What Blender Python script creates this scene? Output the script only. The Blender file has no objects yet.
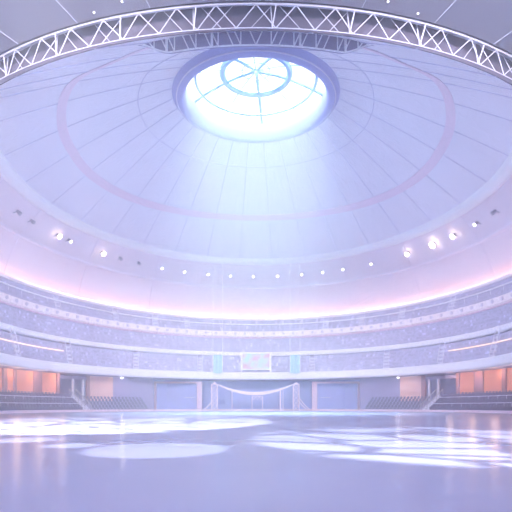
import bpy, math, random
from math import sin, cos, radians as R, degrees, pi, sqrt
from mathutils import Vector, Matrix
random.seed(7)
S = bpy.context.scene
COL = S.collection

# ------------------------------------------------------------------ camera
F_PX, YH, D = 530.0, 406.5, 80.0        # focal length in pixels, horizon row, distance to the arena centre
cam_d = bpy.data.cameras.new('camera'); cam = bpy.data.objects.new('camera', cam_d); COL.objects.link(cam)
cam.location = (0, 0, 1.0); cam.rotation_euler = (R(90), 0, 0)
cam_d.sensor_width = 36; cam_d.lens = 36 * F_PX / 512
cam_d.shift_y = (YH - 256) / 512
cam_d.clip_end = 600
S.camera = cam

# ------------------------------------------------------------------ world, daylight, exposure
S.view_settings.view_transform = 'Standard'; S.view_settings.look = 'None'
S.view_settings.gamma = 1; S.view_settings.exposure = 0.58
S.view_settings.use_curve_mapping = False
W = bpy.data.worlds.new('sky'); S.world = W; W.use_nodes = True
wn = W.node_tree; bg = wn.nodes['Background']
bg.inputs[0].default_value = (0.88, 0.83, 1.0, 1); bg.inputs[1].default_value = 1.55


def lamp(name, kind, loc, energy, color, target=None, **kw):
    l = bpy.data.lights.new(name, kind); l.energy = energy; l.color = color
    for k, v in kw.items(): setattr(l, k, v)
    o = bpy.data.objects.new(name, l); COL.objects.link(o); o.location = loc
    if target is not None:
        o.rotation_euler = (Vector(target) - Vector(loc)).to_track_quat('-Z', 'Y').to_euler()
    return o


# daylight falling through the roof light
lamp('zenith_sky', 'SUN', (0, D, 95), 85.0, (0.72, 0.97, 1.0), (0, D, 0), angle=R(50))
lamp('skylight_daylight', 'AREA', (0, D, 51.5), 1500, (0.80, 0.93, 1.0), (0, D, 0), shape='DISK', size=20, spread=R(110))
# unseen fill lights added above the frame to brighten the stands
for sx in (-1, 1):
    lamp('stand_fill', 'AREA', (sx * 14, 10, 29.0), 4400, (0.93, 0.83, 1.0), (sx * 24, D + 40, 14), shape='RECTANGLE', size=20, size_y=1.5, spread=R(48))

# ------------------------------------------------------------------ materials
MATS = {}


def mat(name, col, rough=0.6, emit=None, estr=0.0, metal=0.0, var=0.06, scale=3.0, island=0.0, bump=0.0):
    if name in MATS: return MATS[name]
    m = bpy.data.materials.new(name); m.use_nodes = True; MATS[name] = m
    nt = m.node_tree; b = nt.nodes['Principled BSDF']
    b.inputs['Roughness'].default_value = rough; b.inputs['Metallic'].default_value = metal
    tc = nt.nodes.new('ShaderNodeTexCoord'); no = nt.nodes.new('ShaderNodeTexNoise'); no.inputs['Scale'].default_value = scale
    no.inputs['Detail'].default_value = 3
    nt.links.new(tc.outputs['Object'], no.inputs['Vector'])
    mx = nt.nodes.new('ShaderNodeMix'); mx.data_type = 'RGBA'
    mx.inputs[6].default_value = tuple(max(0, c * (1 - var)) for c in col) + (1,)
    mx.inputs[7].default_value = tuple(min(1, c * (1 + var)) for c in col) + (1,)
    nt.links.new(no.outputs['Fac'], mx.inputs[0])
    out = mx.outputs[2]
    if island:
        g = nt.nodes.new('ShaderNodeNewGeometry')
        rp = nt.nodes.new('ShaderNodeValToRGB'); rp.color_ramp.interpolation = 'CONSTANT'
        e = rp.color_ramp.elements
        e[0].position = 0; e[0].color = tuple(c * (1 - island) for c in col) + (1,)
        e[1].position = 0.40; e[1].color = tuple(col) + (1,)
        k = e.new(0.72); k.color = tuple(min(1, c * (1 + island)) for c in col) + (1,)
        k = e.new(0.92); k.color = tuple(min(1, c * (1 + 3.5 * island)) for c in col) + (1,)
        nt.links.new(g.outputs['Random Per Island'], rp.inputs[0]); out = rp.outputs[0]
    nt.links.new(out, b.inputs['Base Color'])
    if bump:
        bp = nt.nodes.new('ShaderNodeBump'); bp.inputs['Strength'].default_value = bump
        nt.links.new(no.outputs['Fac'], bp.inputs['Height']); nt.links.new(bp.outputs[0], b.inputs['Normal'])
    if emit:
        b.inputs['Emission Color'].default_value = tuple(emit) + (1,); b.inputs['Emission Strength'].default_value = estr
    return m


M_dome = mat('dome_panel', (0.80, 0.79, 0.87), 0.55, scale=0.12)
M_seam = mat('seam', (0.56, 0.54, 0.68), 0.7)
M_joint = mat('soffit_seam', (0.62, 0.56, 0.66), 0.7)
M_pink = mat('pink_band', (0.80, 0.66, 0.76), 0.6)
M_ringw = mat('ring_white', (0.95, 0.97, 0.99), 0.5)
M_bowl = mat('bowl_soffit', (0.82, 0.73, 0.79), 0.7, scale=0.15)
M_roof = mat('roof_grey', (0.20, 0.175, 0.195), 0.75, scale=0.2)
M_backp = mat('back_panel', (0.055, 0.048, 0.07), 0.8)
M_dark = mat('gap_shade', (0.05, 0.045, 0.08), 0.9)
M_truss = mat('truss_white', (0.42, 0.41, 0.47), 0.45)
M_chord = mat('chord_grey', (0.30, 0.285, 0.33), 0.5)
M_ringb = mat('lantern_ring', (0.30, 0.31, 0.58), 0.5)
M_rib = mat('lantern_rib', (0.14, 0.30, 0.56), 0.5)
M_fascia = mat('fascia_white', (0.90, 0.91, 0.96), 0.6, scale=0.5)
M_fasciap = mat('fascia_cream', (0.95, 0.87, 0.87), 0.6, scale=0.5)
M_conc = mat('terrace', (0.46, 0.44, 0.58), 0.85, scale=0.6)
M_seat = mat('seat_block', (0.44, 0.43, 0.57), 0.6, island=0.16)
M_navy = mat('seat_navy', (0.12, 0.11, 0.20), 0.5, var=0.2)
M_step = mat('step_pale', (0.70, 0.70, 0.80), 0.7)
M_orange = mat('wall_orange', (0.86, 0.34, 0.19), 0.7, scale=0.4)
M_peach = mat('wall_peach', (0.80, 0.50, 0.42), 0.7, scale=0.4)
M_mauve = mat('wall_mauve', (0.38, 0.19, 0.20), 0.7, scale=0.4)
M_lav = mat('wall_lavender', (0.32, 0.29, 0.47), 0.7, scale=0.4)
M_deep = mat('opening_blue', (0.36, 0.41, 0.76), 0.8, scale=0.3)
M_kerb = mat('kerb_pink', (0.88, 0.72, 0.78), 0.6)
M_pframe = mat('portal_pink', (0.74, 0.55, 0.66), 0.6)
M_metal = mat('stage_white', (0.84, 0.70, 0.80), 0.5)
M_case = mat('lamp_case', (0.20, 0.19, 0.26), 0.5)
M_warm = mat('warm_strip', (1, 0.8, 0.6), 0.5, (1.0, 0.42, 0.20), 6.5)
M_aisle = mat('row_light', (1, 0.8, 0.6), 0.5, (1.0, 0.62, 0.42), 0.8)
M_lensb = mat('lens_bright', (1, 1, 1), 0.4, (1.0, 0.82, 0.70), 12.0)
M_lens = mat('lens_dim', (1, 1, 1), 0.4, (1.0, 0.93, 0.92), 4.0)
M_pin = mat('pin_light', (1, 1, 1), 0.4, (1.0, 1.0, 1.0), 2.5)
M_banner = mat('banner_cloth', (0.36, 0.60, 0.78), 0.7, scale=1.1, var=0.35)


def mk_floor():
    m = bpy.data.materials.new('polished_floor'); m.use_nodes = True
    nt = m.node_tree; b = nt.nodes['Principled BSDF']
    tc = nt.nodes.new('ShaderNodeTexCoord'); no = nt.nodes.new('ShaderNodeTexNoise'); no.inputs['Scale'].default_value = 0.25
    no.inputs['Detail'].default_value = 4
    nt.links.new(tc.outputs['Object'], no.inputs['Vector'])
    rp = nt.nodes.new('ShaderNodeValToRGB')
    rp.color_ramp.elements[0].color = (0.22, 0.25, 0.42, 1); rp.color_ramp.elements[1].color = (0.28, 0.315, 0.49, 1)
    nt.links.new(no.outputs['Fac'], rp.inputs[0]); nt.links.new(rp.outputs[0], b.inputs['Base Color'])
    b.inputs['Roughness'].default_value = 0.2
    b.inputs['IOR'].default_value = 1.45
    return m


M_floor = mk_floor()


def mk_glass():
    m = bpy.data.materials.new('lantern_glass'); m.use_nodes = True
    nt = m.node_tree; nt.nodes.clear()
    o = nt.nodes.new('ShaderNodeOutputMaterial'); mx = nt.nodes.new('ShaderNodeMixShader'); t = nt.nodes.new('ShaderNodeBsdfTransparent')
    g = nt.nodes.new('ShaderNodeBsdfGlossy'); g.inputs['Roughness'].default_value = 0.05
    t.inputs[0].default_value = (0.95, 0.98, 1, 1); mx.inputs[0].default_value = 0.06
    nt.links.new(t.outputs[0], mx.inputs[1]); nt.links.new(g.outputs[0], mx.inputs[2]); nt.links.new(mx.outputs[0], o.inputs[0])
    return m


M_glass = mk_glass()


def mk_screen():
    m = bpy.data.materials.new('screen_picture'); m.use_nodes = True
    nt = m.node_tree; b = nt.nodes['Principled BSDF']
    tc = nt.nodes.new('ShaderNodeTexCoord'); no = nt.nodes.new('ShaderNodeTexNoise')
    no.inputs['Scale'].default_value = 0.45; no.inputs['Detail'].default_value = 5
    nt.links.new(tc.outputs['Object'], no.inputs['Vector'])
    rp = nt.nodes.new('ShaderNodeValToRGB'); e = rp.color_ramp.elements
    e[0].position = 0.35; e[0].color = (0.80, 0.22, 0.50, 1); e[1].position = 0.65; e[1].color = (0.30, 0.85, 0.60, 1)
    k = e.new(0.5); k.color = (0.75, 0.8, 0.85, 1)
    nt.links.new(no.outputs['Fac'], rp.inputs[0])
    b.inputs['Base Color'].default_value = (0.05, 0.05, 0.05, 1)
    nt.links.new(rp.outputs[0], b.inputs['Emission Color']); b.inputs['Emission Strength'].default_value = 0.5
    return m


M_screen = mk_screen()


# ------------------------------------------------------------------ mesh helpers
class MB:
    def __init__(s): s.v = []; s.f = []

    def add(s, vs, fs):
        n = len(s.v); s.v += [tuple(p) for p in vs]; s.f += [tuple(i + n for i in f) for f in fs]; return s

    def frame_box(s, o, ax, ay, az):
        """box with centre-bottom origin o and half/half/full axis vectors"""
        o, ax, ay, az = map(Vector, (o, ax, ay, az))
        vs = [o + ax * i + ay * j + az * k for k in (0, 1) for j in (-1, 1) for i in (-1, 1)]
        return s.add(vs, [(0, 2, 3, 1), (4, 5, 7, 6), (0, 1, 5, 4), (2, 6, 7, 3), (0, 4, 6, 2), (1, 3, 7, 5)])

    def box(s, x0, x1, y0, y1, z0, z1):
        return s.frame_box(((x0 + x1) / 2, (y0 + y1) / 2, z0), ((x1 - x0) / 2, 0, 0), (0, (y1 - y0) / 2, 0), (0, 0, z1 - z0))

    def tube(s, pts, r, n=6, closed=False):
        pts = [Vector(p) for p in pts]; m = len(pts); base = len(s.v); up0 = None
        for i, p in enumerate(pts):
            a = pts[(i - 1) % m] if (i > 0 or closed) else p; b = pts[(i + 1) % m] if (i < m - 1 or closed) else p
            d = (b - a).normalized(); up = Vector((0, 0, 1)) if abs(d.z) < 0.95 else Vector((1, 0, 0))
            u = d.cross(up).normalized(); w = u.cross(d).normalized()
            rr = r[i] if isinstance(r, (list, tuple)) else r
            for k in range(n):
                t = 2 * pi * k / n; s.v.append(tuple(p + u * (rr * cos(t)) + w * (rr * sin(t))))
        for i in range(m if closed else m - 1):
            j = (i + 1) % m
            for k in range(n):
                k2 = (k + 1) % n
                s.f.append((base + i * n + k, base + i * n + k2, base + j * n + k2, base + j * n + k))
        if not closed:
            s.f.append(tuple(base + k for k in range(n))[::-1]); s.f.append(tuple(base + (m - 1) * n + k for k in range(n)))
        return s

    def cyl(s, c0, c1, r0, r1=None, n=12):
        return s.tube([c0, c1], [r0, r0 if r1 is None else r1], n)

    def loft(s, rows, closed=False):
        """rows: list of equal-length point lists -> quads"""
        n = len(rows[0]); b = len(s.v)
        for r in rows: s.v += [tuple(p) for p in r]
        for i in range(len(rows) - 1):
            for k in range(n if closed else n - 1):
                k2 = (k + 1) % n
                s.f.append((b + i * n + k, b + i * n + k2, b + (i + 1) * n + k2, b + (i + 1) * n + k))
        return s

    def build(s, name, material, parent=None, smooth=False, loc=None):
        me = bpy.data.meshes.new(name)
        off = Vector(loc) if loc is not None else Vector((0, 0, 0))
        me.from_pydata([tuple(Vector(p) - off) for p in s.v], [], s.f); me.materials.append(material); me.update()
        if smooth:
            for p in me.polygons: p.use_smooth = True
        o = bpy.data.objects.new(name, me); COL.objects.link(o)
        if parent: o.parent = parent
        elif loc is not None: o.location = loc
        return o


def tag(o, label, cat, group=None, kind=None):
    o['label'] = label; o['category'] = cat
    if group: o['group'] = group
    if kind: o['kind'] = kind
    return o


def struct(o): o['kind'] = 'structure'; return o


def empty(name, loc=(0, 0, 0), rz=0.0):
    o = bpy.data.objects.new(name, None); COL.objects.link(o); o.location = loc; o.rotation_euler = (0, 0, rz)
    o.empty_display_size = 0.2; return o


def E(phi, a, b, z): return Vector((a * sin(phi), D + b * cos(phi), z))


def arc(a, b, z, p0, p1, n=None):
    n = n or max(2, int(abs(p1 - p0) / R(1.5)))
    return [E(p0 + (p1 - p0) * i / n, a, b, z) for i in range(n + 1)]


def zat(y, b): return 1 + (YH - y) * (D + b) / F_PX          # height on the far axis that shows at row y


def phi_at(px, a, b):
    t = (px - 256) / F_PX; A = t * t / a ** 2 + 1 / b ** 2; B = -2 * D / b ** 2; C = D * D / b ** 2 - 1
    d = B * B - 4 * A * C
    if d < 0: return math.copysign(R(118), t)
    Y = (-B + sqrt(d)) / (2 * A)
    return math.atan2(t * Y / a, (Y - D) / b)


PH = R(128)


def lerp(a, b, t): return a + (b - a) * t


def smooth(x, a, b):
    t = min(1, max(0, (x - a) / (b - a))); return t * t * (3 - 2 * t)


# ------------------------------------------------------------------ floor
m = MB(); n = 96
ringp = [E(2 * pi * i / n, 60, 60, 0) for i in range(n)]
m.add([(-95, -30, 0), (95, -30, 0), (95, 150, 0), (-95, 150, 0)], [(0, 1, 2, 3)])
struct(m.build('floor', M_floor))

# ------------------------------------------------------------------ dome
ZA = zat(262.5, 42); RO = 12.4; ZO = 47.6
NEAR_R, NEAR_Z = 40.6, 28.95


def wnear(phi):
    p = abs(degrees(math.remainder(phi, 2 * pi))); return smooth(p, 113, 149)


def edge(phi):
    w = wnear(phi)
    return lerp(E(phi, 36, 42, ZA), E(phi, NEAR_R, NEAR_R, NEAR_Z), w)


def dome_pt(phi, s, drop=0.0):
    p = lerp(E(phi, RO, RO, ZO), edge(phi), s); p.z += 0.55 * sin(pi * s) - drop; return p


N = 180
phis = [2 * pi * i / N - pi for i in range(N)]
m = MB(); m.loft([[dome_pt(p, s / 12) for p in phis] for s in range(13)], closed=True)
struct(m.build('ceiling', M_dome, smooth=True))
# seams: radial joints and ring joints on the dome
NP = 30


def dome_r(phi, r, drop):
    e = edge(phi); re = sqrt(e.x ** 2 + (e.y - D) ** 2); return dome_pt(phi, (r + max(0, cos(phi)) * (r - RO) * 0.15 - RO) / (re - RO), drop)


m = MB()
for k in range(NP):
    p = 2 * pi * (k + 0.5) / NP
    m.tube([dome_pt(p, s / 10, 0.03) for s in range(11)], 0.06, 4)
for s in (0.19,):
    m.tube([dome_r(p, 17.4, 0.03) for p in phis], 0.06, 4, closed=True)
struct(m.build('ceiling_joint', M_seam))
m = MB(); s0, s1 = 0.615, 0.665
m.loft([[dome_r(p, r, d) for p in phis] for r, d in ((27.0, 0.02), (27.0, 0.1), (28.2, 0.1), (28.2, 0.02))], closed=True)
struct(m.build('ceiling_band', M_pink, smooth=False))

# white ring beam round the dome mouth
q = [R(-150 + 300 * i / 200) for i in range(201)]


def rimp(p, dr, dz):
    v = edge(p); c = Vector((0, D, v.z)); d = (v - c).normalized(); k = 1 - 0.97 * wnear(p); return v + d * dr * k + Vector((0, 0, dz * k))


m = MB()
m.loft([[rimp(p, dr, dz) for p in q] for dr, dz in ((-1.2, 1.0), (-1.15, 0.3), (-0.8, -0.2), (-0.1, -0.5), (0.35, -0.5), (0.6, -0.2))])
struct(m.build('trim_1', M_ringw, smooth=True))

# sloping soffit between the dome mouth and the stands
BC, AC = 54.0, 43.3
ZC = zat(320, BC)


def low(phi):
    return lerp(E(phi, AC + 0.6, BC + 0.6, ZC + 0.8), E(phi, NEAR_R, NEAR_R, 31.6), wnear(phi))


def soff(phi, t, out=0.0):
    a, b = edge(phi), low(phi); p = lerp(a, b, t); r = Vector((p.x, p.y - D, 0)).normalized()
    return p + r * (1.2 * sin(pi * t) - out)


q2 = [R(-140 + 280 * i / 190) for i in range(191)]
m = MB(); m.loft([[soff(p, t / 10) for p in q2] for t in range(11)])
struct(m.build('ceiling_soffit', M_bowl, smooth=True))
m = MB(); q3 = [R(-122 + 244 * i / 160) for i in range(161)]
m.loft([[soff(p, t, o) for p in q3] for t, o in ((0.40, 0.0), (0.40, 0.35), (0.425, 0.35), (0.44, 0.0))])
struct(m.build('trim_2', mat('soffit_bead', (0.86, 0.80, 0.88), 0.6)))
m = MB()
for k in range(-5, 6):
    p = R(22 * k + 9); m.tube([soff(p, t / 8, 0.03) for t in range(0, 9)], 0.05, 4)
struct(m.build('soffit_joint', M_joint))

# dark panel behind the near truss, and the flat roof over the camera
q4 = [R(138 + 84 * i / 90) for i in range(91)]
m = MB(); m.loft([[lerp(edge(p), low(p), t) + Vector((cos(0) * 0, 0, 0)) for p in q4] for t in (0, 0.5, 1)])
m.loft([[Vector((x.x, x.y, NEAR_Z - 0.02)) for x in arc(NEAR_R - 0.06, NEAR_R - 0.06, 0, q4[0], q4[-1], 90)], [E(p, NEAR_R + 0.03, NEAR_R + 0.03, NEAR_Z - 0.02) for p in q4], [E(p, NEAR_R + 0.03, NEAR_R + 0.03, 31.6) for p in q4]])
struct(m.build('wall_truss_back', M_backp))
q5 = [R(124 + 112 * i / 110) for i in range(111)]
RZ, RR = 30.1, 42.0
m = MB()
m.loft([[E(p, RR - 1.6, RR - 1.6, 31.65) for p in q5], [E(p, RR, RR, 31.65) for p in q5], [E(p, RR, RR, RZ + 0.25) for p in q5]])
struct(m.build('ceiling_gap_liner', M_dark))  # added near-black lining: keeps sky out, paints the shade in the roof-edge gap
m = MB(); m.loft([[E(p, RR, RR, RZ + 0.3) for p in q5], [E(p, RR, RR, RZ) for p in q5], [E(p, 60, 60, RZ) for p in q5], [E(p, 100, 100, RZ) for p in q5]])
struct(m.build('ceiling_flat', M_roof))
m = MB()
for k in range(-7, 8):
    if k == 0: continue
    p = pi + R(18.8 + (abs(k) - 2) * 8.2) * (1 if k > 0 else -1)
    m.tube([E(p, RR + 0.05, RR + 0.05, RZ - 0.01), E(p, 85, 85, RZ - 0.01)], 0.035, 4)
struct(m.build('roof_joint', M_truss))

# ------------------------------------------------------------------ stands (terraces, balcony fronts, soffits)
AH, BH = 37.2, 41.0
ZH0, ZH1 = zat(379.5, BH), zat(372.2, BH)
AG, BG = 39.0, 45.5
ZG0, ZG1 = zat(356.3, BG), zat(352.0, BG)
AE, BE = 40.9, 49.5
ZE0, ZE1 = zat(337, BE), zat(331.5, BE)


def section(name, material, prof, p0=-PH, p1=PH, smooth_=False):
    m = MB(); m.loft([arc(a, b, z, p0, p1, 170) for a, b, z in prof]); return struct(m.build(name, material, smooth=smooth_))


def balcony(name, material, a, b, z0, z1, th=0.35):
    return section(name, material, [(a + 1.6, b + 1.6, z0 + 0.1), (a + 0.25, b + 0.25, z0), (a, b, z0 + 0.25), (a - 0.12, b - 0.12, z1 - 0.12), (a, b, z1), (a + th, b + th, z1), (a + th, b + th, z1 - 1.0)])


balcony('trim_3', M_fascia, AH, BH, ZH0, ZH1)
balcony('trim_4', M_fascia, AG, BG, ZG0, ZG1)
balcony('trim_5', M_fasciap, AE, BE, ZE0, ZE1)
section('trim_6', M_pframe, [(AE - 0.25, BE - 0.25, ZE0 - 0.45), (AE - 0.35, BE - 0.35, ZE0 - 0.3), (AE - 0.25, BE - 0.25, ZE0 - 0.15), (AE + 0.5, BE + 0.5, ZE0 - 0.1)])


def tier_rows(a0, b0, z0, a1, b1, z1, n):
    return [(lerp(a0, a1, i / n), lerp(b0, b1, i / n), lerp(z0, z1, i / n)) for i in range(n + 1)]


def terrace(name, rows, material=M_conc):
    prof = []
    for i in range(len(rows) - 1):
        a, b, z = rows[i]; a2, b2, z2 = rows[i + 1]
        prof += [(a, b, z), (a2 - 0.02, b2 - 0.02, z)]
    prof.append(rows[-1])
    return section(name, material, prof)


T1 = tier_rows(AH + 0.4, BH + 0.4, ZH1 - 0.75, AG - 0.1, BG - 0.1, ZG0 - 0.3, 6)
T2 = tier_rows(AG + 0.4, BG + 0.4, ZG1 - 0.75, AE - 0.1, BE - 0.1, ZE0 - 0.5, 6)
T3 = tier_rows(AE + 0.4, BE + 0.4, ZE1 - 0.75, AC - 0.3, BC - 0.3, ZC - 0.45, 5)
terrace('floor_lower_tier', T1); terrace('floor_middle_tier', T2); terrace('floor_upper_tier', T3)
section('wall_upper', M_conc, [(AC - 0.3, BC - 0.3, ZC - 0.45), (AC - 0.28, BC - 0.28, ZC + 0.05), (AC + 0.8, BC + 0.8, ZC + 0.05), (AC + 0.8, BC + 0.8, ZC + 0.9)])
# cornice with the warm strip light that washes the soffit
section('trim_7', M_fasciap, [(AC - 0.2, BC - 0.2, ZC - 0.25), (AC - 0.55, BC - 0.55, ZC - 0.2), (AC - 0.6, BC - 0.6, ZC + 0.3), (AC - 0.5, BC - 0.5, ZC + 0.3), (AC - 0.45, BC - 0.45, ZC - 0.05)])
m = MB(); m.loft([arc(a, b, z, -R(122), R(122), 150) for a, b, z in ((AC - 0.4, BC - 0.4, ZC + 0.1), (AC - 0.2, BC - 0.2, ZC + 0.1), (AC - 0.2, BC - 0.2, ZC + 0.24), (AC - 0.4, BC - 0.4, ZC + 0.24), (AC - 0.4, BC - 0.4, ZC + 0.1))])
tag(m.build('cove_light', M_warm), 'long warm orange strip light along the top edge of the upper stand', 'strip light')
# thin rail in the upper stand
m = MB(); a_, b_, z_ = T3[3]
m.tube(arc(a_ - 0.1, b_ - 0.1, z_ + 0.55, -R(122), R(122), 150), 0.14, 5)
for i in range(61):
    p = R(-120 + 4 * i); m.tube([E(p, a_ - 0.1, b_ - 0.1, z_ - 0.6), E(p, a_ - 0.1, b_ - 0.1, z_ + 0.55)], 0.04, 4)
tag(m.build('guard_rail', M_fascia), 'thin white guard rail halfway up the upper stand', 'railing')


# unseen shell added behind the stands to stop daylight leaking in
section('light_block_shell', M_lav, [(AC + 5, BC + 5, 0), (AC + 5, BC + 5, ZC + 3), (AC + 0.5, BC + 0.5, ZC + 3)], -R(138), R(138))


# seats of the raised stands: nobody could count them, one object per stand
def seat_geo(m, p, a, b, z, w=0.24, col=None):
    c = E(p, a, b, z); r = Vector((sin(p), cos(p), 0)); t = Vector((cos(p), -sin(p), 0)); up = Vector((0, 0, 1))
    n = len(m.v)
    vs = [c - t * w + up * 0.4 + r * 0.0, c + t * w + up * 0.4, c + t * w + up * 0.45 + r * 0.42, c - t * w + up * 0.45 + r * 0.42,
          c - t * w * 0.9 + up * 0.92 + r * 0.55, c + t * w * 0.9 + up * 0.92 + r * 0.55, c - t * w + r * 0.02, c + t * w + r * 0.02]
    m.add(vs, [(0, 1, 2, 3), (3, 2, 5, 4), (6, 7, 1, 0)])


AIS1 = [phi_at(px, 37.8, 42) for px in (18, 70, 136, 200, 312, 386, 440, 492)]
AIS3 = [phi_at(px, 42, 51) for px in (57, 115, 155, 187, 326, 362, 402, 452)]
AISLES = AIS1


def seats(name, rows, label, ais, skip=()):
    m = MB()
    for i, (a, b, z) in enumerate(rows[:-1]):
        if i in skip: continue
        p = -R(121)
        while p < R(121):
            rad = sqrt((a * cos(p)) ** 2 + (b * sin(p)) ** 2)
            if min(abs(p - q) for q in ais) * rad > 0.8 and random.random() > 0.04:
                seat_geo(m, p, a + 0.12, b + 0.12, z)
            p += 0.54 / rad
    o = m.build(name, M_seat); tag(o, label, 'seats', kind='stuff'); return o


seats('stadium_seating', T1, 'rows of pale violet seats in the lowest raised stand above the widest white balcony', AIS1)
seats('stadium_seating', T2, 'rows of pale violet seats in the middle stand below the cream balcony', [9])
seats('stadium_seating', T3, 'rows of pale violet seats in the top stand under the orange glow', AIS3, (3,))


def aisle(p0, rows, nm):
    m = MB(); p = p0; r = Vector((sin(p), cos(p), 0)); t = Vector((cos(p), -sin(p), 0))
    for i in range(len(rows) - 1):
        c = E(p, *rows[i]); c2 = E(p, *rows[i + 1]); m.frame_box(c + r * 0.3, t * 0.55, r * 0.3, (0, 0, (c2.z - c.z) * 0.55))
        m.frame_box(c + r * 0.05, t * 0.55, r * 0.05, (0, 0, 0.25))
    for sd in (-0.6, 0.6):
        m.tube([E(p, *rows[0]) + t * sd + Vector((0, 0, 0.9)), E(p, *rows[-1]) + t * sd + Vector((0, 0, 0.9))], 0.07, 5)
        for k in range(0, len(rows), 2):
            m.tube([E(p, *rows[k]) + t * sd, E(p, *rows[k]) + t * sd + Vector((0, 0, 0.9))], 0.05, 4)
    struct(m.build(nm, M_step))


for p in AIS1: aisle(p, T1, 'stair_lower_tier')
for p in AIS3: aisle(p, T3, 'stair_upper_tier')

# warm row lights in the lowest raised stand
for sd in (-1, 1):
    a_, b_, z_ = T1[4]; m = MB()
    m.tube(arc(a_ - 0.1, b_ - 0.1, z_ + 0.12, sd * R(67), sd * R(121), 60), 0.1, 5)
    tag(m.build('row_light', M_aisle), ('left' if sd < 0 else 'right') + ' thin warm light line running along a seat row of the lowest raised stand', 'strip light')

# ------------------------------------------------------------------ floor level: kerb, low stands, back wall, openings
AK, BK = 35.5, 39.0
section('trim_8', M_kerb, [(AK, BK, 0), (AK, BK, 0.42), (AK + 0.3, BK + 0.3, 0.42), (AK + 0.3, BK + 0.3, 0.0)])
AW, BW = 40.6, 46.0
section('ceiling_gallery', M_lav, [(AH + 0.3, BH + 0.3, ZH0 + 0.1), (AW + 6, BW + 6, ZH0 + 0.1)])


def wall_piece(name, px0, px1, z0, z1, material, out=0.0, thick=0.3):
    p0, p1 = phi_at(px0, AW, BW), phi_at(px1, AW, BW)
    return wall_phi(name, p0, p1, z0, z1, material, out, thick)


def wall_phi(name, p0, p1, z0, z1, material, out=0.0, thick=0.3):
    a, b = AW - out, BW - out; m = MB(); n = max(1, int(abs(p1 - p0) / R(2)))
    L = [arc(a + d, b + d, z, p0, p1, n) for d, z in ((0, z0), (0, z1), (thick, z1), (thick, z0), (0, z0))]
    m.loft(L)
    for i in (0, n):
        s_ = [L[k][i] for k in range(4)]; m.add(s_, [(0, 1, 2, 3)])
    return struct(m.build(name, material))


PW = R(122)
wall_phi('wall_left', -PW, phi_at(57, AW, BW), 0, ZH0, M_orange)
wall_phi('wall_right', phi_at(459, AW, BW), PW, 0, ZH0, M_orange)
wall_piece('wall_left', 88, 113, 0, ZH0, M_peach); wall_piece('wall_left', 113, 153, 0, ZH0, M_lav)
wall_piece('wall_right', 400, 424, 0, ZH0, M_peach); wall_piece('wall_right', 360, 400, 0, ZH0, M_lav)
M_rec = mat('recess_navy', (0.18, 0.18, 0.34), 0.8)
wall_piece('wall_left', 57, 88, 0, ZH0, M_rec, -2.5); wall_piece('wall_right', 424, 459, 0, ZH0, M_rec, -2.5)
wall_phi('wall_back', phi_at(153, AW, BW), phi_at(360, AW, BW), 0, ZH0, M_deep, -4.0)
for x0, x1, mt in ((2, 6, M_mauve), (13, 15.5, M_mauve), (33, 41, M_mauve), (56, 59, M_mauve), (86, 89, M_mauve)):
    wall_piece('column_left', x0, x1, 0, ZH0, mt, 0.25, 0.4)
for x0, x1, mt in ((422, 426, M_mauve), (457, 460, M_mauve), (475, 484, M_mauve), (503, 507, M_mauve)):
    wall_piece('column_right', x0, x1, 0, ZH0, mt, 0.25, 0.4)
for px in (72, 82): wall_piece('column_left', px, px + 1.6, 0, ZH0 - 0.8, M_step, 0.2, 0.3)
for px in (428.5, 437.5): wall_piece('column_right', px, px + 1.6, 0, ZH0 - 0.8, M_step, 0.2, 0.3)
wall_piece('beam_left', 58, 88, ZH0 - 0.9, ZH0 - 0.3, M_lav, 0.1, 0.4)
wall_piece('beam_right', 424, 459, ZH0 - 0.9, ZH0 - 0.3, M_lav, 0.1, 0.4)

# two big portals beside the stage
for nm, px0, px1, inner in (('door_1', 154, 202, 1), ('door_2', 312, 360, -1)):
    Y = 122.0; x0, x1 = (px0 - 256) / F_PX * Y, (px1 - 256) / F_PX * Y
    zt = 1 + (YH - 381.5) * Y / F_PX
    wi, wo = 1.15, 0.5
    l, r = (wo, wi) if inner == 1 else (wi, wo)
    m = MB(); m.box(x0, x0 + l, Y - 0.4, Y + 0.6, 0, zt); m.box(x1 - r, x1, Y - 0.4, Y + 0.6, 0, zt); m.box(x0, x1, Y - 0.45, Y + 0.65, zt - 0.45, zt)
    d = struct(m.build(nm, M_pframe))
    m = MB(); m.box(x0 + l, x1 - r, Y + 2.2, Y + 2.4, 0, zt - 0.3); m.build('opening', M_deep, d)
    m = MB(); xc = (x0 + x1) / 2; m.box(xc - 1.2 + inner * 2.2, xc + 1.2 + inner * 2.2, Y + 2.0, Y + 2.15, 3.05, 3.17); m.build('sign_bar', M_step, d)

# low stands either side at floor level
T0 = [(AK + 0.45 + 0.8 * i, BK + 0.45 + 0.8 * i, 0.35 + 0.58 * i) for i in range(6)]
BLK = {}
pst = {-1: (phi_at(93, AK, BK), phi_at(82, AK, BK)), 1: (phi_at(428, AK, BK), phi_at(417, AK, BK))}


def low_block(nm, p0, p1, rows):
    m = MB(); prof = [(rows[0][0], rows[0][1], 0)]
    for i in range(len(rows) - 1):
        prof += [rows[i], (rows[i + 1][0] - 0.02, rows[i + 1][1] - 0.02, rows[i][2])]
    prof.append((rows[-1][0], rows[-1][1], 0))
    n = max(2, int(abs(p1 - p0) / R(1.5))); L = [arc(a, b, z, p0, p1, n) for a, b, z in prof]
    m.loft(L)
    for i in (0, n): m.add([r[i] for r in L], [tuple(range(len(L)))])
    struct(m.build(nm, mat('low_terrace', (0.34, 0.31, 0.44), 0.85)))


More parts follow.
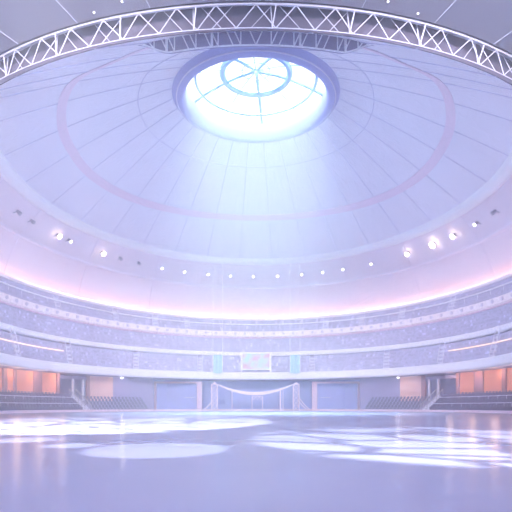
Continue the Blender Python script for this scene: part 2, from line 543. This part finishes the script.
PSL = (phi_at(86, AK, BK), phi_at(94, AK, BK)); PSR = (phi_at(418, AK, BK), phi_at(426, AK, BK))
PBL = phi_at(150, AK, BK); PBR = phi_at(363, AK, BK)
low_block('floor_left_stand', -PW, PSL[0], T0); low_block('floor_left_stand', PSL[1], PBL, T0[:5])
low_block('floor_right_stand', PSR[1], PW, T0); low_block('floor_right_stand', PBR, PSR[0], T0[:5])

# the two white stairs of the low stands
for sd, (pa, pb) in ((-1, PSL), (1, PSR)):
    side = 'left' if sd < 0 else 'right'
    pc = (pa + pb) / 2; t = Vector((cos(pc), -sin(pc), 0)); r = Vector((sin(pc), cos(pc), 0))
    base = E(pc, T0[0][0], T0[0][1], 0)
    root = empty('stand_stair', base)
    tag(root, f'{side} white stair with handrails climbing through the low dark stand', 'stair')
    hw = 0.8; ns = 10; run, rise = 4.2, 3.0
    m = MB()
    for i in range(ns):
        m.frame_box(r * (run * (i + 0.5) / ns), t * hw, r * (run / ns / 2), (0, 0, 0.35 + rise * (i + 1) / ns - 0.3))
    m.build('flight', M_step, root)
    for s_ in (-1, 1):
        rl = MB(); o0 = t * (hw * s_)
        rl.tube([o0 + Vector((0, 0, 1.3)), o0 + r * run + Vector((0, 0, 1.3 + rise))], 0.08, 6)
        h = rl.build('handrail', M_truss, root)
        for i in range(6):
            pp = o0 + r * (run * i / 5); MB().tube([pp + Vector((0, 0, 0.2 + rise * i / 5)), pp + Vector((0, 0, 1.3 + rise * i / 5))], 0.05, 5).build('baluster', M_truss, h)


# individual seats in the low stands
def seat_mesh():
    m = MB()
    m.box(-0.24, 0.24, -0.22, 0.2, 0.40, 0.47)
    m.frame_box((0, 0.2, 0.45), (0.23, 0, 0), (0, 0.03, 0.0), (0, 0.12, 0.46))
    m.box(-0.25, -0.21, -0.15, 0.2, 0.0, 0.62); m.box(0.21, 0.25, -0.15, 0.2, 0.0, 0.62)
    return m


proto = None; WORD = ['front', 'second', 'third', 'fourth', 'fifth']; cnt = 0
plan = [(-1, PSL[0] - R(0.6), -R(103.5), 5, 'near the orange wall, left of the white stair', 'left'),
        (1, PSR[1] + R(0.6), R(103.5), 5, 'near the orange wall, right of the white stair', 'right'),
        (-1, PBL - R(0.6), PSL[1] + R(0.6), 4, 'between portal and white stair', 'left'),
        (1, PBR + R(0.6), PSR[0] - R(0.6), 4, 'between portal and white stair', 'right')]
extra = MB()
for bi, (sd, p0, p1, nr, where, side) in enumerate(plan):
    for i in range(nr):
        a, b, z = T0[i]; a += 0.42; b += 0.42
        p = p0; step = 0
        while (p - p1) * (p1 - p0) < 0:
            rad = sqrt((a * cos(p)) ** 2 + (b * sin(p)) ** 2)
            if bi < 2 and i < 5:
                if proto is None:
                    proto = seat_mesh().build('stadium_seat', M_navy); o = proto
                else:
                    o = proto.copy(); COL.objects.link(o)
                o.location = E(p, a, b, z); o.rotation_euler = (0, 0, -p); cnt += 1
                tag(o, f'dark violet seat in the {WORD[i]} row of the low {side} stand by the orange wall', 'seat', f'{WORD[i]} row seats of the low {side} stand')
            else:
                seat_geo(extra, p, a - 0.2, b - 0.2, z)
            p += math.copysign(0.90 if bi < 2 else 0.85, p1 - p0) / rad
tag(extra.build('stadium_seating', M_navy), 'dark violet seats of the low stands between the portals and the white stairs', 'seats', kind='stuff')

# railings on the rows of the low stands
for sd, p0, p1, side in ((-1, PSL[0] - R(.5), -R(114), 'left'), (1, PSR[1] + R(.5), R(114), 'right')):
    for i, w in ((1, 'lower'), (3, 'upper')):
        a, b, z = T0[i]; m = MB(); m.tube(arc(a + 0.02, b + 0.02, z + 0.62, p0, p1, 40), 0.06, 5)
        rr = m.build('row_rail', M_step)
        tag(rr, f'{w} of two thin white rails across the low {side} stand', 'railing')
        for k in range(15):
            p = lerp(p0, p1, k / 14); MB().tube([E(p, a + .02, b + .02, z), E(p, a + .02, b + .02, z + 0.62)], 0.04, 4).build('post', M_step, rr)

# ------------------------------------------------------------------ roof light (lantern)
root = empty('roof_lantern', (0, D, ZO - 1))
tag(root, 'large round glazed roof light with blue ring at the crown of the dome', 'skylight')


def lat(z0): return [Vector((0, 0, 0))]


def circ(r, z, n=96): return [Vector((r * sin(2 * pi * i / n), r * cos(2 * pi * i / n), z)) for i in range(n)]


B0 = 1.0
m = MB(); m.loft([circ(RO + 0.5, B0 + 0.25), circ(RO + 0.1, B0 - 0.1), circ(RO - 0.6, B0 - 0.85), circ(RO - 1.2, B0 - 1.15), circ(RO - 1.5, B0 - 1.1), circ(RO - 1.75, B0 - 0.7), circ(RO - 1.8, B0 + 1.9)], closed=True)
m.build('ring_beam', M_ringb, root, smooth=True)
m = MB(); m.tube(circ(RO - 0.5, B0 - 0.85), 0.1, 6, closed=True); m.build('ring_trim', M_seam, root)
RI = RO - 1.8


def gl(r): return B0 + 1.9 + 2.2 * (1 - (r / RI) ** 2)


m = MB(); m.loft([circ(RI, gl(RI)), circ(RI * .8, gl(RI * .8)), circ(RI * .55, gl(RI * .55)), circ(RI * .25, gl(RI * .25)), circ(0.4, gl(0.4))], closed=True)
m.build('glazing', M_glass, root, smooth=True)
for k in range(10):
    t = 2 * pi * (k + 0.15) / 10; d = Vector((sin(t), cos(t), 0))
    MB().tube([d * r + Vector((0, 0, gl(r) - 0.05)) for r in (RI, RI * .8, RI * .55, RI * .3, 0.3)], 0.10 if k % 2 else 0.26, 5).build('rib', M_rib, root)
for rr, w in ((RI * .86, 0.22), (RI * .48, 0.46), (RI * .2, 0.1)):
    MB().tube(circ(rr, gl(rr) - 0.05, 64), w, 6, closed=True).build('hoop', M_rib, root)

# ------------------------------------------------------------------ near ring truss
troot = empty('ring_truss', (0, D - 41.4, 28.6))
tag(troot, 'large curved white lattice truss hanging under the grey roof edge', 'truss')
O = Vector((0, D - 41.4, 28.6))


def T(p, r, z): return E(pi + p, r, r, z) - O


ZT, ZB = 30.05, 28.62
A0 = R(50); NB = 50
for nm, r, z, w, mt in (('top_chord', 41.75, ZT + 0.02, 0.09, M_chord), ('top_chord', 41.1, ZT + 0.45, 0.07, M_truss), ('bottom_chord', 41.35, ZB, 0.035, M_truss)):
    m = MB(); m.tube([T(-A0 + 2 * A0 * i / 100, r, z) for i in range(101)], w, 6); m.build(nm, mt, troot)
for i in range(NB):
    p0 = -A0 + 2 * A0 * i / NB; p1 = -A0 + 2 * A0 * (i + 1) / NB
    u, d_ = (p0, p1) if i % 2 else (p1, p0)
    MB().tube([T(u, 41.75, ZT), T(d_, 41.35, ZB)], 0.038, 5).build('diagonal_strut', M_truss, troot)
    j = lerp(p0, p1, 0.3 + 0.25 * random.random())
    u, d_ = (p1, p0) if i % 2 else (p0, p1)
    if i % 3 != 1: MB().tube([T(lerp(u, d_, 0.15), 41.1, ZT + 0.45), T(lerp(d_, u, -0.25), 41.35, ZB)], 0.028, 5).build('diagonal_strut', M_truss, troot)
    if i % 4 == 0:
        MB().tube([T(p0, 41.75, ZT), T(p0 + R(0.35), 41.35, ZB)], 0.055, 5).build('upright', M_truss, troot)
        MB().tube([T(p0 + R(0.5), 41.1, ZT + 0.45), T(p0 + R(0.35), 41.35, ZB)], 0.05, 5).build('upright', M_truss, troot)
    if i % 4 == 1:
        MB().tube([T(p0, 41.75, ZT - 0.05), T(p1, 41.1, ZT + 0.45)], 0.04, 5).build('lacing', M_truss, troot)

# ------------------------------------------------------------------ hanging catwalk between truss and roof light
M_cat = mat('catwalk_white', (0.92, 0.92, 0.96), 0.45)
CR, CZ0, CZ1 = 32.0, 33.75, 35.3
croot = empty('lighting_catwalk', (0, D - CR, CZ0)); O2 = Vector((0, D - CR, CZ0))
tag(croot, 'slim white lattice catwalk curving between the big truss and the roof light', 'catwalk')


def K(p, z, r=CR): return E(pi + p, r, r, z) - O2


A1 = R(21)


def cz(p): return CZ0 + (CZ1 - CZ0) * smooth(abs(p), R(14), R(21.5))


for nm, z, w in (('top_chord', CZ1, 0.09), ('bottom_chord', CZ0, 0.07)):
    MB().tube([K(-A1 + 2 * A1 * i / 40, z if z == CZ1 else cz(-A1 + 2 * A1 * i / 40)) for i in range(41)], w, 6).build(nm, M_cat, croot)
for i in range(34):
    p0 = -A1 + 2 * A1 * i / 34; p1 = -A1 + 2 * A1 * (i + 1) / 34
    u, d_ = (p0, p1) if i < 17 else (p1, p0)
    MB().tube([K(u, CZ1), K(d_ if i % 3 else u, cz(d_))], 0.06, 5).build('lattice_bar', M_cat, croot)
for k, p in enumerate((-7.2, 7.2, -15, 15)):
    m = MB(); z1 = 37.5; m.tube([K(R(p), cz(R(p))), K(R(p), 36.3)], 0.13, 6); m.build('hanger', M_cat, croot)
m = MB(); m.loft([[K(-A1 + 2 * A1 * i / 40, z if z > CZ1 - 0.5 else cz(-A1 + 2 * A1 * i / 40) + 0.05, CR - d) for i in range(41)] for z, d in ((CZ0 + 0.05, 0.25), (CZ1 + 0.3, 0.25), (CZ1 + 0.3, 0.33), (CZ0 + 0.05, 0.33), (CZ0 + 0.05, 0.25))]); m.build('back_plate', mat('catwalk_plate', (0.30, 0.28, 0.42), 0.8), croot)

# ------------------------------------------------------------------ ceiling spotlights along the dome mouth
ORD = ['first', 'second', 'third', 'fourth', 'fifth', 'sixth', 'seventh', 'eighth', 'ninth', 'tenth', 'eleventh', 'twelfth']
SPX = [(13, 0), (27, 0), (54, 2), (66, 1), (100, 2), (118, 0), (137, 0), (160, 1), (183, 1), (207, 1), (230, 1), (253, 1), (278, 1), (303, 1), (324, 1), (345, 1), (374, 1), (411, 2), (437, 3), (458, 2), (481, 1), (500, 0)]
sp_locs = []
for i, (px, br) in enumerate(SPX):
    t_ = 0.235
    lo, hi = -R(118), R(118)
    best = min((abs((soff(p, t_).x / soff(p, t_).y) * F_PX + 256 - px), p) for p in [R(-104 + 0.25 * k) for k in range(833)])
    p = best[1]; c = soff(p, t_); inn = Vector((-sin(p), -cos(p), 0))
    root = empty('ceiling_spotlight', c)
    q_ = ORD[i] + ' ' if i < 11 else ORD[21 - i] + ' '
    state = {0: 'unlit small', 1: 'dimly glowing', 2: 'bright warm', 3: 'brightest warm'}[br]
    tag(root, f'{state} ceiling spotlight, {ORD[i] if i < 11 else ORD[21 - i]} from the {"left" if i < 11 else "right"} end of the row below the dome rim', 'spotlight', 'ceiling spotlights below the dome rim')
    MB().tube([Vector((0, 0, 0)), inn * 0.9 + Vector((0, 0, 0.25)), inn * 1.1], 0.07, 5).build('bracket', M_case, root)
    d = (inn * 1.0 + Vector((0, 0, -0.9))).normalized(); h0 = inn * 0.9 + Vector((0, 0, 0.1))
    MB().cyl(h0 - d * 0.3, h0 + d * 0.45, 0.22, 0.34, 10).build('housing', M_case, root)
    lr = {0: 0.22, 1: 0.3, 2: 0.5, 3: 0.62}[br]
    m = MB(); n_ = 10; c2 = h0 + d * 0.46
    m.cyl(c2, c2 + d * 0.12, lr, lr * 0.8, 12); m.build('lens', M_lensb if br >= 2 else M_lens if br else M_truss, root)
    sp_locs.append(c + h0 + d)

# little lamps on the cream balcony front
pl = None; p = -R(116)
while p < R(116.5):
    c = E(p, AE - 0.14, BE - 0.14, (ZE0 + ZE1) / 2 + 0.1); inn = Vector((-sin(p), -cos(p), 0))
    if pl is None:
        m = MB(); m.cyl((0, 0.05, 0), (0, -0.12, 0), 0.34, 0.30, 10); pl = m.build('balcony_lamp', mat('balcony_lamp', (0.62, 0.58, 0.66), 0.5)); o = pl
    else:
        o = pl.copy(); COL.objects.link(o)
    o.location = c; o.rotation_euler = (0, 0, -p)
    tag(o, 'small round grey lamp on the cream front of the upper balcony', 'lamp', 'lamps along the upper balcony front')
    p += R(3.3)

# pin lights in the flat roof
for px, py, w in ((122, 1, 'left of centre, by the roof edge'), (94, 12, 'left, in the flat grey roof'), (388, 1, 'right of centre, by the roof edge'), (418, 13, 'right, in the flat grey roof')):
    Y = F_PX * (RZ - 1) / (YH - py); X = (px - 256) / F_PX * Y
    root = empty('roof_downlight', (X, Y, RZ)); tag(root, f'tiny white downlight {w}', 'downlight', 'downlights in the flat roof')
    MB().cyl((0, 0, 0.02), (0, 0, -0.05), 0.11, 0.10, 10).build('bezel', M_chord, root)
    MB().cyl((0, 0, -0.05), (0, 0, -0.07), 0.07, 0.07, 10).build('lens', M_pin, root)

# ------------------------------------------------------------------ stage: towers, swag, posts, small frame
YS = 116.5


def X_(px, Y): return (px - 256) / F_PX * Y


def Z_(py, Y): return 1 + (YH - py) * Y / F_PX


ztop = Z_(384.5, YS)
for sd, px in ((-1, 214.5), (1, 296)):
    side = 'left' if sd < 0 else 'right'; xc = X_(px, YS); w = 0.62
    root = empty('stage_tower', (xc, YS, 0)); tag(root, f'{side} pinkish white lattice tower holding the swag rope at the stage', 'tower')
    for sx in (-1, 1):
        for sy in (-1, 1):
            MB().tube([(sx * w, sy * w, 0), (sx * w, sy * w, ztop)], 0.11, 6).build('upright', M_metal, root)
    nb = 5
    m1 = MB(); m2 = m1
    for k in range(nb):
        z0, z1 = ztop * k / nb, ztop * (k + 1) / nb
        for sy in (-1, 1):
            a_, b_ = (-w, w) if k % 2 else (w, -w)
            m1.tube([(a_, sy * w, z0), (b_, sy * w, z1)], 0.05, 4); m2.tube([(b_, sy * w, z0), (a_, sy * w, z1)], 0.05, 4)
            m1.tube([(-w, sy * w, z1), (w, sy * w, z1)], 0.06, 4)
        for sx in (-1, 1):
            m2.tube([(sx * w, -w, z0), (sx * w, w, z1)], 0.06, 4)
    m1.build('lattice', M_metal, root)
    m = MB(); m.add([(-w, -w, ztop), (w, -w, ztop), (w, w, ztop), (-w, w, ztop), (0, 0, ztop + 0.6)], [(0, 1, 4), (1, 2, 4), (2, 3, 4), (3, 0, 4)]); m.build('cap', M_metal, root)
    for k, (zz, ln) in enumerate(((Z_(402, YS), 2.5), (Z_(398, YS), 3.2))):
        if sd < 0 and k: continue
        pts = [(sd * (w + ln * t), 0, zz * (1 - t) ** 1.6 + 0.03) for t in [i / 8 for i in range(9)]]
        MB().tube(pts, 0.12, 5).build('stay_rope', M_metal, root)
# swag
xl, xr = X_(218, YS), X_(292.5, YS); m = MB(); U = []; L = []
for i in range(33):
    t = i / 32; x = lerp(xl, xr, t); k = 1 - (2 * t - 1) ** 2
    z = Z_(384, YS) - k * 1.75; th = 0.22 + 0.5 * k
    U.append(((x, YS - 0.1, z), (x, YS + 0.1, z), th))
m.loft([[Vector(u[0]) for u in U], [Vector(u[1]) for u in U], [Vector(u[1]) - Vector((0, 0, u[2])) for u in U], [Vector(u[0]) - Vector((0, 0, u[2])) for u in U], [Vector(u[0]) for u in U]])
tag(m.build('swag_banner', M_metal), 'white cloth swag sagging between the two lattice towers', 'swag')
for px, w, lb in ((232, 0.09, 'slim white post left of the small white frame'), (280.2, 0.17, 'thicker white post right of the small white frame'), (283, 0.08, 'thin white post beside the thicker one near the right tower')):
    x = X_(px, YS + 1); h = Z_(390.5, YS + 1)
    root = empty('stage_post', (x, YS + 1, 0)); tag(root, lb, 'post')
    MB().tube([(0, 0, 0.0), (0, 0, h)], w, 8).build('shaft', M_metal, root); MB().box(-0.3, 0.3, -0.3, 0.3, 0, 0.1).build('foot', M_metal, root)
x0, x1 = X_(252, YS), X_(262.5, YS); h = Z_(396.5, YS)
root = empty('small_frame', ((x0 + x1) / 2, YS, 0)); tag(root, 'small white open frame with zigzag top standing mid stage', 'frame'); hw = (x1 - x0) / 2
for s_ in (-1, 1): MB().tube([(s_ * hw, 0, 0), (s_ * hw, 0, h)], 0.1, 6).build('upright', M_metal, root)
MB().tube([(-hw, 0, h), (hw, 0, h)], 0.09, 6).build('crossbar', M_metal, root)
MB().tube([(-hw + 2 * hw * i / 6, 0.02, h - (0.75 if i % 2 else 0.1)) for i in range(7)], 0.1, 5).build('zigzag', M_metal, root)

# ------------------------------------------------------------------ banners and screen above the stage
YB = 118.5
for px0, px1, lb in ((213, 222.5, 'left pale blue hanging banner above the stage'), (290, 300, 'right pale blue hanging banner above the stage')):
    x0, x1 = X_(px0, YB), X_(px1, YB); z0, z1 = Z_(373.5, YB), Z_(354.5, YB); xc = (x0 + x1) / 2; hw = (x1 - x0) / 2
    root = empty('hanging_banner', (xc, YB, z0)); tag(root, lb, 'banner')
    m = MB(); pts = 12
    fr = [[Vector((lerp(-hw, hw, i / pts), 0.08 * sin(i * 1.1) + dy, (z1 - z0) * k + (0.25 * abs(i / pts * 2 - 1) if k == 0 else 0))) for i in range(pts + 1)] for dy, k in ((0, 0), (0, 1), (0.05, 1), (0.05, 0), (0, 0))]
    m.loft(fr); m.build('cloth', M_banner, root)
    MB().tube([(-hw - .1, 0, z1 - z0), (hw + .1, 0, z1 - z0)], 0.1, 6).build('top_bar', M_fascia, root)
    MB().tube([(-hw, 0.02, 0.3), (-hw, 0.02, z1 - z0)], 0.09, 5).build('side_hem', M_fascia, root)
    MB().tube([(hw, 0.02, 0.3), (hw, 0.02, z1 - z0)], 0.09, 5).build('side_hem', M_fascia, root)
    for s_ in (-1, 1):
        ph = math.atan2(xc + s_ * hw, YB - D)
        MB().tube([(s_ * hw, 0, z1 - z0), (s_ * hw, 0, ZA - 0.9 - z0)], 0.045, 5).build('cable', M_fascia, root)
YV = BH + D + 0.15
x0, x1 = X_(241.5, YV), X_(270.5, YV); z0, z1 = Z_(370, YV), Z_(352.5, YV); xc = (x0 + x1) / 2; hw = (x1 - x0) / 2
root = empty('video_screen', (xc, YV, ZH1)); tag(root, 'wide glowing video screen with pale pink and green picture above the stage', 'screen')
b0, b1 = z0 - ZH1, z1 - ZH1
m = MB(); m.box(-hw, hw, -0.1, 0.25, b0, b1); m.build('housing', M_fascia, root)
m = MB(); m.box(-hw + 0.25, hw - 0.25, -0.16, -0.11, b0 + 0.25, b1 - 0.25); m.build('display', M_screen, root)
for s_ in (-1, 1): MB().box(s_ * (hw + 0.02) - 0.2, s_ * (hw + 0.02) + 0.2, -0.12, 0.2, 0, b1 + 0.1).build('support_post', M_fascia, root)

# gallery lamps under the wide balcony, with their own light
for px, lb in ((122, 'small bright lamp under the wide balcony above the low left stand'), (398, 'small bright lamp under the wide balcony above the low right stand')):
    p = phi_at(px, 38.6, 43); c = E(p, 38.6, 43, ZH0 + 0.1)
    root = empty('gallery_lamp', c); tag(root, lb, 'lamp')
    MB().cyl((0, 0, 0), (0, 0, -0.25), 0.12, 0.2, 10).build('stem', M_case, root); MB().cyl((0, 0, -0.25), (0, 0, -0.5), 0.28, 0.2, 12).build('bulb', M_pin, root)
    lamp('gallery_light', 'POINT', c + Vector((0, 0, -0.9)), 70, (1, 0.85, 0.8), shadow_soft_size=0.3, specular_factor=0.0)
for sd in (-1, 1):
    for pd in (66, 74, 82, 90, 98, 106, 114):
        c = E(sd * R(pd), 39.2, 44, ZH0 - 0.5); lamp('gallery_light', 'POINT', c, 110, (1, 0.62, 0.42), shadow_soft_size=0.6, specular_factor=0.05)

# ------------------------------------------------------------------ stage spots that throw the pools of light on the floor
POOLS = [  # centre x, centre y, half width, power factor, patterned
    (-2.3, 12.3, 1.75, 1.0, 0), (-6.9, 15.8, 1.0, 1.5, 0), (-4.75, 13.6, 0.7, 1.3, 0), (6.0, 15.8, 6.6, 2.0, 1), (-9.0, 33.0, 10.5, 8.5, 1)]
for k, (X, Y, hw_, pw, pat) in enumerate(POOLS):
    Lc = Vector((X * 0.6, -13.0, 29.6)); dist = (Vector((X, Y, 0)) - Lc).length
    ha = math.atan(hw_ / dist)
    so = lamp('stage_spot', 'SPOT', Lc, 125000 * pw, (1.0, 0.98, 0.97), (X, Y, 0), spot_size=2 * ha, spot_blend=0.22, shadow_soft_size=0.15)
    if pat:                                   # a leaf-vein gobo in the lamp
        l = so.data; l.use_nodes = True; nt = l.node_tree; em = nt.nodes['Emission']
        tc = nt.nodes.new('ShaderNodeTexCoord'); M3 = so.rotation_euler.to_matrix(); sc = 1.8 / math.tan(ha)

        def dot(ax, k_):
            n_ = nt.nodes.new('ShaderNodeVectorMath'); n_.operation = 'DOT_PRODUCT'; n_.inputs[1].default_value = tuple(ax * k_)
            nt.links.new(tc.outputs['Normal'], n_.inputs[0]); return n_.outputs['Value']
        fz = dot(M3.col[2], 1.0); cb = nt.nodes.new('ShaderNodeCombineXYZ')
        for ci, (ax, k_) in enumerate(((M3.col[0] + M3.col[1] * 0.45, sc * 0.8), (M3.col[1] - M3.col[0] * 0.25, sc * 0.75))):
            dv = nt.nodes.new('ShaderNodeMath'); dv.operation = 'DIVIDE'; nt.links.new(dot(ax, k_), dv.inputs[0]); nt.links.new(fz, dv.inputs[1]); nt.links.new(dv.outputs[0], cb.inputs[ci])
        cb.inputs[2].default_value = 0.37 * k + 0.1
        vo = nt.nodes.new('ShaderNodeTexVoronoi'); vo.feature = 'DISTANCE_TO_EDGE'; vo.inputs['Scale'].default_value = 1.0
        rp = nt.nodes.new('ShaderNodeValToRGB'); rp.color_ramp.elements[0].position = 0.04; rp.color_ramp.elements[0].color = (0.06, 0.06, 0.06, 1); rp.color_ramp.elements[1].position = 0.11
        nt.links.new(cb.outputs[0], vo.inputs['Vector'])
        nt.links.new(vo.outputs['Distance'], rp.inputs[0]); nt.links.new(rp.outputs[0], em.inputs['Strength'])

# ------------------------------------------------------------------ haze in the hall
m = MB(); m.box(-70, 70, -6, 140, 0.02, 53)
hz = m.build('haze', M_dome)
hm = bpy.data.materials.new('haze'); hm.use_nodes = True; nt = hm.node_tree; nt.nodes.clear()
o_ = nt.nodes.new('ShaderNodeOutputMaterial'); vs = nt.nodes.new('ShaderNodeVolumeScatter')
vs.inputs['Color'].default_value = (0.86, 0.88, 1.0, 1); vs.inputs['Density'].default_value = 0.0039; vs.inputs['Anisotropy'].default_value = 0.45
nt.links.new(vs.outputs[0], o_.inputs['Volume'])
hz.data.materials.clear(); hz.data.materials.append(hm)
tag(hz, 'thin pale violet haze filling the whole hall', 'haze', kind='stuff')

S.cycles.use_denoising = True
S.cycles.max_bounces = 8; S.cycles.diffuse_bounces = 4; S.cycles.volume_bounces = 2; S.cycles.transparent_max_bounces = 8
S.cycles.sample_clamp_indirect = 4.0
